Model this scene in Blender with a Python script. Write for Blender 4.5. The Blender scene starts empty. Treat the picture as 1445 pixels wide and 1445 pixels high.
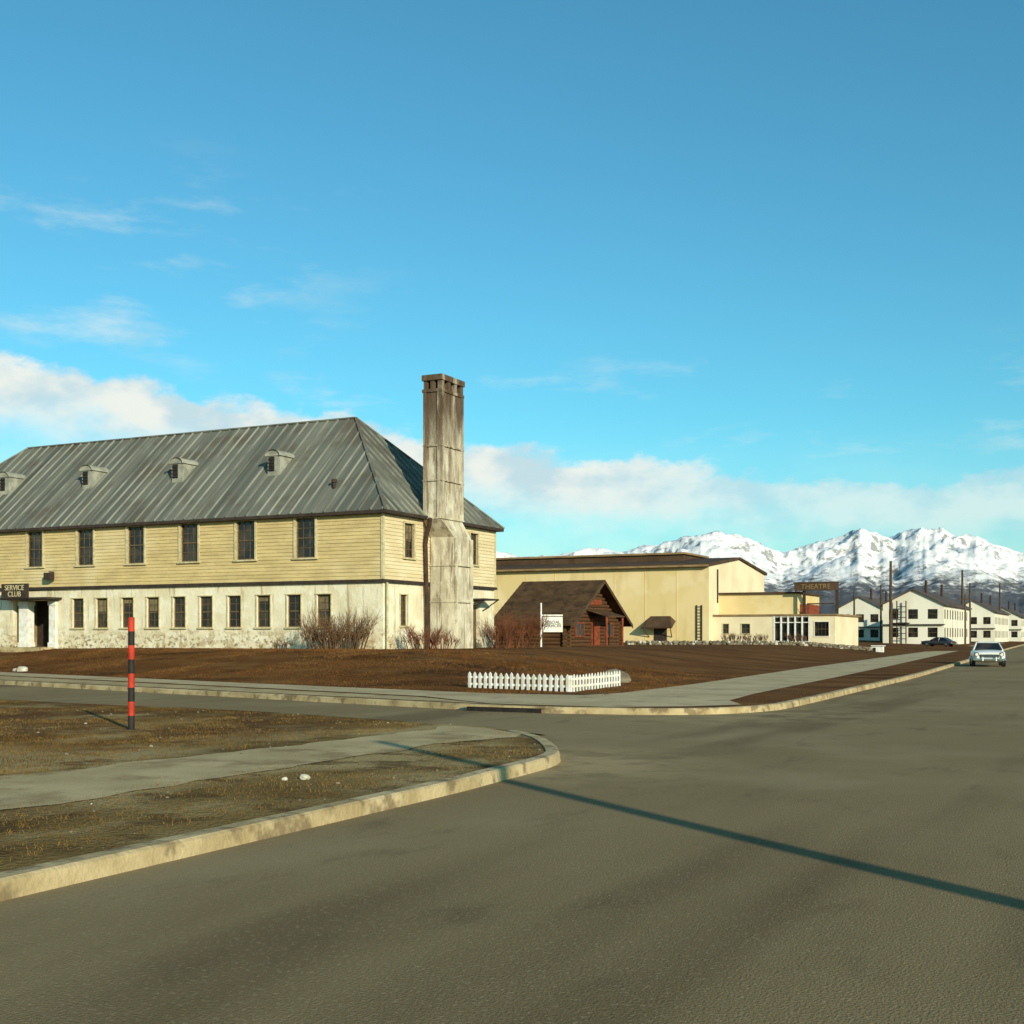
import bpy, bmesh, math, random
from mathutils import Vector, Matrix, noise, geometry
random.seed(7)
R=math.radians
scene=bpy.context.scene
scene.view_settings.view_transform='Standard'
scene.view_settings.look='None'
scene.view_settings.exposure=0

# ------------------------------------------------------------------ materials
def nd(nt,t,**k):
    n=nt.nodes.new(t)
    for a,b in k.items(): setattr(n,a,b)
    return n
def mth(nt,op,a,b=None,c=None,clamp=False):
    n=nd(nt,'ShaderNodeMath',operation=op); n.use_clamp=clamp
    for i,v in enumerate((a,b,c)):
        if v is None: continue
        if isinstance(v,(int,float)): n.inputs[i].default_value=v
        else: nt.links.new(v,n.inputs[i])
    return n.outputs[0]
def ss(nt,v,lo,hi,a=0.0,b=1.0):
    n=nd(nt,'ShaderNodeMapRange',interpolation_type='SMOOTHSTEP')
    nt.links.new(v,n.inputs['Value'])
    n.inputs['From Min'].default_value=lo; n.inputs['From Max'].default_value=hi
    n.inputs['To Min'].default_value=a; n.inputs['To Max'].default_value=b
    return n.outputs['Result']
def nz(nt,scale,detail=5,stretch=(1,1,1),off=0,rough=.55):
    tc=nd(nt,'ShaderNodeTexCoord'); mp=nd(nt,'ShaderNodeMapping')
    mp.inputs['Scale'].default_value=stretch
    mp.inputs['Location'].default_value=(off,off*.7,off*.3)
    nt.links.new(tc.outputs['Object'],mp.inputs['Vector'])
    n=nd(nt,'ShaderNodeTexNoise'); n.inputs['Scale'].default_value=scale
    n.inputs['Detail'].default_value=detail; n.inputs['Roughness'].default_value=rough
    nt.links.new(mp.outputs[0],n.inputs['Vector'])
    return n.outputs['Fac']
def mix(nt,f,a,b):
    n=nd(nt,'ShaderNodeMix',data_type='RGBA')
    if isinstance(f,(int,float)): n.inputs[0].default_value=f
    else: nt.links.new(f,n.inputs[0])
    for i,v in ((6,a),(7,b)):
        if isinstance(v,tuple): n.inputs[i].default_value=(*v,1)
        else: nt.links.new(v,n.inputs[i])
    return n.outputs[2]
def M(name,c1,c2=None,scale=1,detail=3,rough=.9,spec=.2,stretch=(1,1,1),lo=.35,hi=.65,bump=0,bscale=20,metal=0,layers=()):
    m=bpy.data.materials.new(name); m.use_nodes=True; nt=m.node_tree
    b=nt.nodes['Principled BSDF']
    b.inputs['Roughness'].default_value=rough; b.inputs['Metallic'].default_value=metal
    b.inputs['Specular IOR Level'].default_value=spec
    if c2 is None: c2=tuple(x*.8 for x in c1)
    col=mix(nt,ss(nt,nz(nt,scale,detail,stretch),lo,hi),c1,c2)
    k=3.1
    for L in layers:
        f=ss(nt,nz(nt,L.get('scale',1),L.get('detail',3),L.get('stretch',(1,1,1)),k,L.get('rough',.6)),L.get('lo',.5),L.get('hi',.6),0,L.get('amt',1)); k+=5.3
        if 'z' in L:
            tc=nd(nt,'ShaderNodeTexCoord'); sp=nd(nt,'ShaderNodeSeparateXYZ'); nt.links.new(tc.outputs['Object'],sp.inputs[0])
            f=mth(nt,'MULTIPLY',f,ss(nt,sp.outputs[2],L['z'][0],L['z'][1]))
        if 'near' in L:   # deposit around a place: (x,y,r_in,r_out)
            tc=nd(nt,'ShaderNodeTexCoord'); vm=nd(nt,'ShaderNodeVectorMath',operation='DISTANCE'); nt.links.new(tc.outputs['Object'],vm.inputs[0]); vm.inputs[1].default_value=(L['near'][0],L['near'][1],0)
            f=mth(nt,'MULTIPLY',f,ss(nt,vm.outputs['Value'],L['near'][3],L['near'][2]))
        col=mix(nt,f,col,L['color'])
    nt.links.new(col,b.inputs['Base Color'])
    if bump:
        bn=nd(nt,'ShaderNodeBump'); bn.inputs['Strength'].default_value=bump; bn.inputs['Distance'].default_value=.05
        nt.links.new(nz(nt,bscale,2),bn.inputs['Height']); nt.links.new(bn.outputs[0],b.inputs['Normal'])
    return m
m_siding=M('siding_paint',(.62,.475,.215),(.50,.38,.17),.6,rough=.8,stretch=(1,1,4),
   layers=[dict(color=(.33,.24,.10),scale=2.5,lo=.5,hi=.78,stretch=(1,1,8),amt=.75),dict(color=(.68,.57,.33),scale=.35,lo=.5,hi=.7,amt=.5)])
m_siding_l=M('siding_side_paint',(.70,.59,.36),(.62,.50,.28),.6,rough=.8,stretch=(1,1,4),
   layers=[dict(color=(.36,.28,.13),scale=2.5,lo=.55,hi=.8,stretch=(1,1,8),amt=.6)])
m_stucco=M('whitewashed_masonry',(.76,.69,.49),(.66,.58,.38),.8,rough=.95,bump=.4,bscale=6,
   layers=[dict(color=(.80,.75,.57),scale=.9,lo=.5,hi=.6,amt=.7),
           dict(color=(.42,.32,.17),scale=1.6,lo=.48,hi=.60,amt=.75,z=(2.4,1.4),stretch=(1,1,1.6)),
           dict(color=(.20,.14,.07),scale=5,lo=.54,hi=.62,amt=.85,z=(2.2,1.3),stretch=(1,1,1.4)),
           dict(color=(.34,.25,.13),scale=2.2,lo=.55,hi=.72,amt=.7,stretch=(2,2,.22))])
m_trim=M('trim_paint',(.30,.23,.10),(.22,.17,.08),3)
m_dark=M('dark_trim',(.035,.026,.02),(.055,.038,.028),3)
m_frame=M('window_frame_paint',(.60,.52,.30),(.45,.38,.20),5)
m_fdark=M('window_sash',(.15,.10,.05),(.09,.065,.035),5)
m_blind=M('window_blind',(.20,.16,.09),(.13,.105,.06),2)
m_glass=M('window_glass',(.012,.012,.012),(.045,.036,.025),.9,rough=.12,spec=.5,lo=.45,hi=.6)
def roofmat(name,st):
    return M(name,(.155,.158,.122),(.108,.113,.09),1,rough=.6,spec=.3,stretch=st,lo=.4,hi=.6,
      layers=[dict(color=(.21,.205,.155),scale=2.2,lo=.52,hi=.64,stretch=st,amt=.6),
              dict(color=(.10,.068,.04),scale=.5,lo=.46,hi=.72,amt=.65),
              dict(color=(.05,.055,.045),scale=1.3,lo=.56,hi=.7,stretch=st,amt=.7)])
m_roofF=roofmat('metal_roof_front',(1.2,.05,.05)); m_roofS=roofmat('metal_roof_hip',(.05,1.2,.05))
m_seam=M('roof_seam',(.30,.30,.23),(.13,.13,.10),.9,stretch=(1,.3,.3))
m_ventm=M('vent_galvanised',(.36,.35,.27),(.22,.22,.17),2)
m_chim=M('stained_concrete',(.58,.51,.36),(.44,.38,.26),1.4,rough=.95,stretch=(1,1,.7),bump=.5,bscale=9,
   layers=[dict(color=(.70,.64,.48),scale=1.8,lo=.5,hi=.60,stretch=(1,1,.5),amt=.7),
           dict(color=(.24,.17,.10),scale=2.6,lo=.53,hi=.66,stretch=(1.3,1.3,.35),amt=.6),
           dict(color=(.17,.115,.065),scale=1.3,lo=.44,hi=.62,stretch=(2.2,2.2,.22),amt=.8,z=(6.5,10)),
           dict(color=(.080,.046,.025),scale=1.1,lo=.24,hi=.50,stretch=(1.6,1.6,.35),amt=.92,z=(9.3,12.4)),
           dict(color=(.14,.10,.06),scale=2.0,lo=.61,hi=.69,stretch=(3,3,.12),amt=.7)])
m_asph=M('asphalt',(.225,.160,.078),(.262,.190,.095),.12,rough=.95,spec=.06,bump=.3,bscale=60,
   layers=[dict(color=(.31,.235,.125),scale=.3,lo=.48,hi=.72,amt=.6),
           dict(color=(.14,.096,.048),scale=.16,lo=.5,hi=.68,stretch=(2.6,.4,1),amt=.75),
           dict(color=(.105,.074,.04),scale=1.1,detail=5,lo=.56,hi=.75,stretch=(1.6,.6,1),amt=.45),
           dict(color=(.36,.28,.16),scale=34,detail=2,lo=.53,hi=.75,amt=.55),
           dict(color=(.40,.30,.155),scale=1.3,lo=.34,hi=.60,near=(-7.2,14.6,.8,3.6),amt=.8),
           dict(color=(.38,.285,.145),scale=1.1,lo=.38,hi=.62,near=(-8.2,26.2,.8,6),amt=.7)])
m_walk=M('concrete_pavement',(.52,.40,.22),(.42,.32,.17),.5,rough=.95,bump=.2,bscale=25,
   layers=[dict(color=(.26,.18,.085),scale=.9,lo=.52,hi=.7,amt=.65),dict(color=(.56,.46,.28),scale=6,lo=.55,hi=.7,amt=.4)])
m_dirtwalk=M('gravel_path',(.50,.375,.19),(.39,.285,.135),.8,rough=.97,bump=.4,bscale=30,
   layers=[dict(color=(.23,.155,.063),scale=1.3,lo=.48,hi=.68,amt=.75),dict(color=(.55,.43,.25),scale=14,lo=.58,hi=.7,amt=.4)])
m_kerb=M('kerb_concrete',(.50,.39,.21),(.35,.26,.125),1.5,rough=.95,bump=.3,bscale=20,
   layers=[dict(color=(.16,.11,.055),scale=3,lo=.50,hi=.66,amt=.8)])
m_lawn=M('dormant_lawn',(.125,.049,.013),(.165,.070,.020),.25,rough=1,spec=.05,bump=1,bscale=14,
   layers=[dict(color=(.21,.11,.036),scale=.5,lo=.5,hi=.68,amt=.7,stretch=(.6,1.4,1)),
           dict(color=(.055,.024,.008),scale=.33,lo=.50,hi=.66,amt=.8,stretch=(.5,1.5,1)),
           dict(color=(.25,.15,.065),scale=5,lo=.57,hi=.7,amt=.4)])
m_verge=M('foreground_earth_grass',(.225,.145,.050),(.145,.086,.028),.5,rough=1,spec=.05,bump=1,bscale=22,
   layers=[dict(color=(.39,.285,.13),scale=.35,lo=.45,hi=.61,amt=.85,stretch=(1.3,.7,1)),
           dict(color=(.085,.047,.017),scale=1.7,lo=.5,hi=.66,amt=.75),
           dict(color=(.115,.048,.014),scale=.5,lo=.35,hi=.55,near=(-19,16,5,9),amt=.85)])
m_land=M('plain_ground',(.09,.06,.03),(.06,.045,.025),.01,rough=1,spec=.05)
m_white=M('white_paint',(.80,.78,.70),(.66,.63,.52),4,rough=.7)
m_cream=M('theatre_wall_paint',(.72,.56,.28),(.66,.51,.23),.15,rough=.85,
   layers=[dict(color=(.55,.41,.18),scale=.5,lo=.52,hi=.7,stretch=(1,1,.3),amt=.6),dict(color=(.76,.63,.36),scale=.25,lo=.5,hi=.65,amt=.5)])
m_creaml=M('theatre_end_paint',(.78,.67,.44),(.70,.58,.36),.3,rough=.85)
m_brown=M('brown_roofing',(.06,.034,.018),(.09,.055,.03),.6)
m_tan=M('tan_fascia',(.30,.20,.09),(.20,.13,.06),.6)
m_log=M('log_timber',(.075,.034,.014),(.12,.058,.022),2,stretch=(.3,3,3),rough=.8)
m_shingle=M('shingle_roof',(.066,.034,.014),(.105,.058,.025),1.2,rough=.95,bump=.6,bscale=8,layers=[dict(color=(.03,.018,.01),scale=1.5,lo=.5,hi=.65,amt=.7)])
m_red=M('red_paint',(.55,.045,.018),(.38,.032,.013),6,rough=.6)
m_redbrown=M('redbrown_paint',(.26,.06,.022),(.16,.038,.016),3)
m_flue=M('flue_metal',(.07,.04,.028),(.04,.026,.02),3)
m_black=M('black_paint',(.018,.014,.012),(.03,.024,.02),5,rough=.6)
m_barr=M('barracks_white',(.76,.72,.58),(.68,.63,.48),.3,rough=.85)
m_barroof=M('barracks_roof',(.075,.055,.045),(.11,.085,.07),.4)
m_rock=M('fieldstone',(.24,.20,.13),(.11,.09,.06),2,bump=.5,bscale=8)
m_wrock=M('pale_stone',(.60,.56,.44),(.42,.38,.28),3)
m_twig=M('twigs',(.20,.11,.05),(.12,.065,.03),2)
m_twigr=M('red_twigs',(.22,.08,.035),(.12,.045,.02),2)
m_pole=M('weathered_pole',(.10,.065,.04),(.06,.04,.025),2,stretch=(3,3,.4))
m_chrome=M('chrome',(.6,.6,.6),(.5,.5,.5),3,rough=.2,spec=.5,metal=1)
m_carw=M('car_paint_white',(.78,.77,.70),(.72,.71,.64),2,rough=.25,spec=.5)
m_card=M('car_paint_dark',(.03,.035,.04),(.04,.045,.05),2,rough=.25,spec=.5)
m_tyre=M('tyre_rubber',(.02,.02,.02),(.03,.03,.03),5)
m_grassA=M('lawn_blades',(.13,.053,.015),(.20,.095,.029),.6,rough=1,spec=.05,layers=[dict(color=(.06,.027,.009),scale=.4,lo=.5,hi=.65,amt=.8)])
m_grassB=M('verge_blades',(.15,.088,.025),(.23,.145,.045),1.0,rough=1,spec=.05,layers=[dict(color=(.075,.038,.011),scale=.6,lo=.45,hi=.65,amt=.8)])
m_con=M('conifer_mass',(.02,.028,.018),(.035,.04,.025),.2)
# ------------------------------------------------------------------ mesh builder
def empty(name,loc=(0,0,0)):
    e=bpy.data.objects.new(name,None); e.location=loc; e.empty_display_size=.5
    scene.collection.objects.link(e); return e
class MB:
    def __init__(s): s.v=[];s.f=[];s.m=[];s.mats=[]
    def mi(s,mat):
        if mat not in s.mats: s.mats.append(mat)
        return s.mats.index(mat)
    def face(s,pts,mat):
        i=len(s.v); s.v+= [tuple(p) for p in pts]; s.f.append(tuple(range(i,i+len(pts)))); s.m.append(s.mi(mat))
    def hexa(s,p,mat):
        i=len(s.v); s.v+=[tuple(q) for q in p]; k=s.mi(mat)
        for f in ((0,3,2,1),(4,5,6,7),(0,1,5,4),(1,2,6,5),(2,3,7,6),(3,0,4,7)):
            s.f.append(tuple(i+a for a in f)); s.m.append(k)
    def box(s,x0,x1,y0,y1,z0,z1,mat):
        s.hexa([(x0,y0,z0),(x1,y0,z0),(x1,y1,z0),(x0,y1,z0),(x0,y0,z1),(x1,y0,z1),(x1,y1,z1),(x0,y1,z1)],mat)
    def fbox(s,F,u0,u1,n0,n1,z0,z1,mat):
        P=F
        s.hexa([P(u0,n0,z0),P(u1,n0,z0),P(u1,n1,z0),P(u0,n1,z0),P(u0,n0,z1),P(u1,n0,z1),P(u1,n1,z1),P(u0,n1,z1)],mat)
    def cyl(s,p0,p1,r0,r1,n,mat,caps=True):
        p0=Vector(p0);p1=Vector(p1);d=(p1-p0)
        if d.length<1e-6: return
        d.normalize(); a=d.orthogonal().normalized(); b=d.cross(a); i=len(s.v);k=s.mi(mat)
        for p,r in((p0,r0),(p1,r1)):
            for j in range(n):
                t=2*math.pi*j/n; s.v.append(tuple(p+a*(r*math.cos(t))+b*(r*math.sin(t))))
        for j in range(n):
            s.f.append((i+j,i+(j+1)%n,i+n+(j+1)%n,i+n+j)); s.m.append(k)
        if caps:
            s.f.append(tuple(i+j for j in range(n))[::-1]); s.m.append(k)
            s.f.append(tuple(i+n+j for j in range(n))); s.m.append(k)
    def rock(s,c,r,mat,sq=(1,1,.7),seed=0):
        bm=bmesh.new(); bmesh.ops.create_icosphere(bm,subdivisions=2,radius=1)
        i=len(s.v);k=s.mi(mat)
        for v in bm.verts:
            q=v.co*(1+.35*noise.noise(v.co*1.3+Vector((seed*3.7,seed,0))))
            s.v.append((c[0]+q.x*r*sq[0],c[1]+q.y*r*sq[1],c[2]+q.z*r*sq[2]))
        for f in bm.faces: s.f.append(tuple(i+v.index for v in f.verts)); s.m.append(k)
        bm.free()
    def obj(s,name,parent=None,smooth=False):
        me=bpy.data.meshes.new(name); me.from_pydata(s.v,[],s.f)
        for m in s.mats: me.materials.append(m)
        me.polygons.foreach_set('material_index',s.m)
        if smooth: me.polygons.foreach_set('use_smooth',[True]*len(s.f))
        me.update()
        o=bpy.data.objects.new(name,me); scene.collection.objects.link(o)
        if parent:
            o.parent=parent; o.matrix_parent_inverse=Matrix.Translation(parent.location).inverted()
        return o
def frame(O,U,N):
    O=Vector(O);U=Vector(U);N=Vector(N)
    def P(u,n,z): return O+U*u+N*n+Vector((0,0,z))
    return P
def wall(mb,F,u0,u1,z0,z1,ops,mat,depth=.16,pitch=0,lip=.025):
    us=sorted(set([u0,u1]+[o[0] for o in ops]+[o[1] for o in ops]))
    if pitch:
        z=z0
        while z<z1-1e-4:
            zt=min(z+pitch,z1); cur=[(u0,u1)]
            for o in ops:
                if o[2]<zt-1e-4 and o[3]>z+1e-4:
                    nw=[]
                    for a,b in cur:
                        if o[1]<=a or o[0]>=b: nw.append((a,b))
                        else:
                            if o[0]>a: nw.append((a,o[0]))
                            if o[1]<b: nw.append((o[1],b))
                    cur=nw
            for a,b in cur:
                mb.face([F(a,lip,z),F(b,lip,z),F(b,0,zt),F(a,0,zt)],mat)
                mb.face([F(a,0,z),F(b,0,z),F(b,lip,z),F(a,lip,z)],mat)
            z=zt
    else:
        zs=sorted(set([z0,z1]+[o[2] for o in ops]+[o[3] for o in ops]))
        for a,b in zip(us,us[1:]):
            for c,d in zip(zs,zs[1:]):
                cu,cz=(a+b)/2,(c+d)/2
                if any(o[0]<cu<o[1] and o[2]<cz<o[3] for o in ops): continue
                mb.face([F(a,0,c),F(b,0,c),F(b,0,d),F(a,0,d)],mat)
    for a,b,c,d in ops:
        for q in ([F(a,0,c),F(b,0,c),F(b,-depth,c),F(a,-depth,c)],[F(a,0,d),F(b,0,d),F(b,-depth,d),F(a,-depth,d)],
                  [F(a,0,c),F(a,0,d),F(a,-depth,d),F(a,-depth,c)],[F(b,0,c),F(b,0,d),F(b,-depth,d),F(b,-depth,c)]):
            mb.face(q,mat)
wr=random.Random(21)
def window(mb,F,a,b,c,d,nx=3,nzz=4,casing=.1,depth=.12,cas=None,sash=None,sill=True,blind=True):
    cas=cas or m_frame; sash=sash or m_fdark
    mb.face([F(a,-depth,c),F(b,-depth,c),F(b,-depth,d),F(a,-depth,d)],m_glass)
    if blind and wr.random()<.35:
        zb_=d-(d-c)*wr.choice((.18,.3,.45)); mb.face([F(a,-depth+.002,zb_),F(b,-depth+.002,zb_),F(b,-depth+.002,d),F(a,-depth+.002,d)],m_blind)
    if casing:
        t=.045
        mb.fbox(F,a-casing,a-.003,0.004,t,c-.003,d+.003,cas); mb.fbox(F,b+.003,b+casing,0.004,t,c-.003,d+.003,cas)
        mb.fbox(F,a-casing-.02,b+casing+.02,0.004,t+.01,d+.006,d+casing,cas)
        if sill: mb.fbox(F,a-casing-.04,b+casing+.04,0.004,t+.05,c-.08,c-.006,cas)
    s=.05
    mb.fbox(F,a+.002,a+s,-depth+.004,-depth+.05,c+.002,d-.002,sash); mb.fbox(F,b-s,b-.002,-depth+.004,-depth+.05,c+.002,d-.002,sash)
    mb.fbox(F,a+s,b-s,-depth+.004,-depth+.05,c+.002,c+s,sash); mb.fbox(F,a+s,b-s,-depth+.004,-depth+.05,d-s,d-.002,sash)
    zm=(c+d)/2; mb.fbox(F,a+s,b-s,-depth+.004,-depth+.045,zm-.03,zm+.03,sash)
    for i in range(1,nx):
        u=a+(b-a)*i/nx; mb.fbox(F,u-.012,u+.012,-depth+.004,-depth+.03,c+s,d-s,sash)
    for i in range(1,nzz):
        if i*2==nzz: continue
        z=c+(d-c)*i/nzz; mb.fbox(F,a+s,b-s,-depth+.004,-depth+.028,z-.012,z+.012,sash)
# ------------------------------------------------------------------ terrain
def sm(t): t=max(0,min(1,t)); return t*t*(3-2*t)
def sw1(x): return 29+.3*(-15-x)
def sw2(y): return -11.8-.065*(y-31)
def hA(x,y):
    pad=1.05-.2*sm((y-57)/25)
    f=sm((y-sw1(x)-.1)/8.5)*sm((sw2(y)-x-.3)/12)
    h=.12+(pad-.12)*f
    if f>0: h+=.05*f*(1-f)*4*noise.noise(Vector((x*.3,y*.3,0)))
    return h
def hB(x,y): return .12
def region(name,poly,h,mat,spacing,box,far=0):
    pts=[Vector(p) for p in poly]; n=len(pts); edges=[(i,(i+1)%n) for i in range(n)]
    x=box[0]
    while x<box[1]:
        y=box[2]
        while y<box[3]:
            pts.append(Vector((x+random.uniform(-.2,.2)*spacing,y+random.uniform(-.2,.2)*spacing))); y+=spacing
        x+=spacing
    if far:
        xs=[p[0] for p in poly]; ys=[p[1] for p in poly]
        x=min(xs)
        while x<max(xs):
            y=min(ys)
            while y<max(ys):
                if not(box[0]-2<x<box[1]+2 and box[2]-2<y<box[3]+2): pts.append(Vector((x+1.3,y+.7)))
                y+=far
            x+=far
    r=geometry.delaunay_2d_cdt(pts,edges,[list(range(n))],1,1e-4)
    me=bpy.data.meshes.new(name); me.from_pydata([(v.x,v.y,h(v.x,v.y)) for v in r[0]],[],[tuple(f) for f in r[2]])
    me.materials.append(mat); me.polygons.foreach_set('use_smooth',[True]*len(me.polygons)); me.update()
    o=bpy.data.objects.new(name,me); scene.collection.objects.link(o); return o
def smooth_line(p,n=6):
    out=[]
    P=[Vector(q) for q in p]
    for i in range(len(P)-1):
        p0=P[max(i-1,0)];p1=P[i];p2=P[i+1];p3=P[min(i+2,len(P)-1)]
        for j in range(n):
            t=j/n; out.append(.5*((2*p1)+(p2-p0)*t+(2*p0-5*p1+4*p2-p3)*t*t+(3*p1-p0-3*p2+p3)*t**3))
    out.append(P[-1]); return [(q.x,q.y) for q in out]
def kerb(name,line,w=.17,top=.135,side=1):
    mb=MB(); P=[Vector(q) for q in line]; offs=[]
    for i,p in enumerate(P):
        d=(P[min(i+1,len(P)-1)]-P[max(i-1,0)]).normalized(); nrm=Vector((-d.y,d.x))*side
        offs.append(nrm)
    for i in range(len(P)-1):
        a,b=P[i],P[i+1]; na,nb=offs[i],offs[i+1]
        prof=[(-.03,-.02),(-.02,.05),(-.012,top-.02),(.015,top),(w,top),(w,-.02)]
        for (o0,z0),(o1,z1) in zip(prof,prof[1:]):
            q=[a+na*o0,b+nb*o0,b+nb*o1,a+na*o1]
            mb.face([(q[0].x,q[0].y,z0),(q[1].x,q[1].y,z0),(q[2].x,q[2].y,z1),(q[3].x,q[3].y,z1)],m_kerb)
    return mb.obj(name)
lineA=[(-200,78)]+smooth_line([(-120,54.6),(-60,37.6),(-42,32.4),(-34,30),(-22.6,26.9),(-12.96,24.3),(-10.1,24.3),(-8.2,25),(-7.2,26.8),(-7.07,29.6),(-7.3,38),(-7.65,50.3),(-8.45,66),(-10,95),(-13,150),(-17,230),(-25,400)])
polyA=lineA+[(-300,400),(-300,100)]
region('lawn',polyA,hA,m_lawn,1.3,(-70,-6,24,125),25)
kerb('kerb',lineA)
lineB=smooth_line([(-6.3,-40),(-6.3,-5),(-6.35,9.4),(-6.45,12.6),(-6.6,14.4),(-7.05,15.5),(-7.95,16.97),(-8.85,17.95)])
lineB2=lineB+smooth_line([(-8.85,17.95),(-10.4,18.75),(-12.97,19.5),(-16.5,20.4),(-24,21.3),(-45,25.5),(-120,42)])[1:]
region('grass_verge',lineB2+[(-160,50),(-160,-40)],hB,m_verge,1.5,(-30,-5,-5,22),20)
kerb('kerb',lineB)
mbe=MB()
q=lineB2[len(lineB)-1:]
for (ax,ay),(bx,by) in zip(q,q[1:]): mbe.face([(ax,ay,.12),(bx,by,.12),(bx+.15,by+.9,-.01),(ax+.15,ay+.9,-.01)],m_dirtwalk)
mbe.obj('dirt_shoulder')
lineC=[(5.6,-40),(5.6,26),(4.6,50),(2.6,95),(0,150),(-3.6,230),(-11,400)]
region('grass_verge',lineC+[(300,400),(300,-40)],hB,m_verge,8,(6,40,-20,80),40)
kerb('kerb',lineC,side=-1)
road=region('road',[(-260,-40),(40,-40),(40,420),(-260,420)],lambda x,y:0.0,m_asph,20,(-250,30,-30,400))
mb=MB(); S=60000; mb.face([(-S,-S,-.12),(S,-S,-.12),(S,S,-.12),(-S,S,-.12)],m_land); mb.obj('ground')
inner=[(-120,60.4),(-42,37),(-27,32.5),(-15.3,29.2),(-12.6,29.4),(-12.2,31),(-12.4,38),(-14,60.5),(-17.3,115),(-20,160),(-28,300)]
outer=[(-25,300),(-17.5,160),(-14.6,115),(-11,65),(-9.8,46.6),(-8.9,32),(-8.5,28.5),(-7.75,26.9),(-8.6,25.7),(-10.1,24.75),(-12.9,24.8),(-16,27.1),(-27,30.6),(-42,35.0),(-120,58.4)]
region('pavement',inner+outer,lambda x,y:.131,m_walk,50,(0,0,0,0))
strip=[(-12.9,24.75),(-16,25.6),(-22.6,27.4),(-34,30.5),(-42,32.9),(-60,38.1),(-60,40.0),(-42,34.7),(-27,30.2),(-16,26.8)]
region('worn_verge_strip',strip,lambda x,y:.127,m_dirtwalk,50,(0,0,0,0))
ln=[];rn=[]
y=-40
while y<17.6:
    cxl=min(-10.95+.09*max(0,y-9),-10.2)
    ln.append((cxl+.26*noise.noise(Vector((0,y*1.1,2)))+.10*noise.noise(Vector((0,y*5,2))),y))
    rn.append((-8.75+.24*noise.noise(Vector((4,y*1.1,7)))+.10*noise.noise(Vector((3,y*5,7)))+(.35*max(0,y-15.6)),y)); y+=.25
rn=[p for p in rn if p[1]<17.0]
region('footpath',ln+[(-10.6,18.45),(-9.6,18.2),(-8.5,17.4)]+rn[::-1],lambda x,y:.129,m_dirtwalk,50,(0,0,0,0))
mb=MB()
for i in range(40):
    y=31+i*1.6; x0=sw2(y)-.2 ; x1=-8.95-.05*(y-32)
    mb.face([(x0,y,.1345),(x1,y,.1345),(x1,y+.025,.1345),(x0,y+.025,.1345)],m_trim)
for i in range(30):
    x=-14-i*1.6; y0=sw1(x)-2.0; y1=sw1(x)-.15
    mb.face([(x,y0,.1345),(x+.025,y0,.1345),(x+.525,y1,.1345),(x+.5,y1,.1345)],m_trim)
mb.obj('pavement_joints')
mb=MB()
mb.box(-13.1,-11.3,24.05,24.22,.0,.10,m_black); mb.box(-13.2,-11.2,24.03,24.2,.10,.14,m_kerb)
mb.obj('storm_drain_inlet')
# ------------------------------------------------------------------ grass blades / pebbles
def inpoly(x,y,poly):
    c=False;n=len(poly);j=n-1
    for i in range(n):
        xi,yi=poly[i];xj,yj=poly[j]
        if (yi>y)!=(yj>y) and x<(xj-xi)*(y-yi)/(yj-yi)+xi: c=not c
        j=i
    return c
def blades(name,n,xr,yr,test,h,mat,hh,seed):
    rnd=random.Random(seed); v=[];f=[]
    k=0
    while k<n:
        x=rnd.uniform(*xr);y=rnd.uniform(*yr)
        if noise.noise(Vector((x*.35,y*.35,seed)))+.5*noise.noise(Vector((x*1.7,y*1.7,seed)))+rnd.uniform(-.35,.4)<0: k+=.2; continue
        if not test(x,y): k+=.05; continue
        z=h(x,y)
        for _ in range(4):
            a=rnd.uniform(0,6.28);L=hh*rnd.uniform(.3,1.3);w=hh*.16; bx=x+rnd.uniform(-.06,.06);by=y+rnd.uniform(-.06,.06)
            i=len(v); v+=[(bx-w*math.cos(a),by-w*math.sin(a),z-.01),(bx+w*math.cos(a),by+w*math.sin(a),z-.01),(bx+rnd.uniform(-1,1)*L,by+rnd.uniform(-1,1)*L,z+L)]
            f.append((i,i+1,i+2))
        k+=1
    me=bpy.data.meshes.new(name); me.from_pydata(v,[],f); me.materials.append(mat); me.update()
    o=bpy.data.objects.new(name,me); scene.collection.objects.link(o)
pB=[p for p in lineB2 if p[0]>-60]+[(-60,-5),(-6.3,-5)]
blades('dry_grass',46000,(-26,-6.6),(3,21.2),lambda x,y:inpoly(x+.0,y,pB) and not(-10.75+.15*math.sin(y*2.3)<x<-8.9+.12*math.sin(y*3.1)) and (x<-8.9 or (x<-6.8 and random.random()<.45)) and y<21 and inpoly(x+.25,y+.25,pB),hB,m_grassB,.03,3)
blades('lawn_grass',30000,(-52,-12),(28,46),lambda x,y:y>sw1(x)+.1 and x<sw2(y)-.1,hA,m_grassA,.045,5)
mb=MB(); rnd=random.Random(4)
for i in range(320):
    x=rnd.uniform(-20,-6.6);y=rnd.uniform(4,20)
    if not inpoly(x,y,pB): continue
    r=rnd.choice((.01,.012,.018,.026)); mb.rock((x,y,.122),r,m_rock if rnd.random()<.93 else m_wrock,seed=i)
mb.obj('pebbles')
mb=MB(); mb.rock((-7.9,10.9,.14),.055,m_wrock,seed=3); mb.rock((-8.05,10.75,.13),.035,m_wrock,seed=8); mb.obj('pale_stone')
mb=MB(); mb.rock((-42,37.9,hA(-42,37.9)+.08),.3,m_wrock,(1,.6,.5),4); mb.rock((-42.5,38,hA(-42.6,38)+.04),.18,m_wrock,(1,.6,.5),6); mb.obj('white_boulder')
mb=MB(); mb.rock((-14.6,36.6,.25),.42,m_rock,(1.1,.9,.75),5); mb.obj('boulder')
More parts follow.
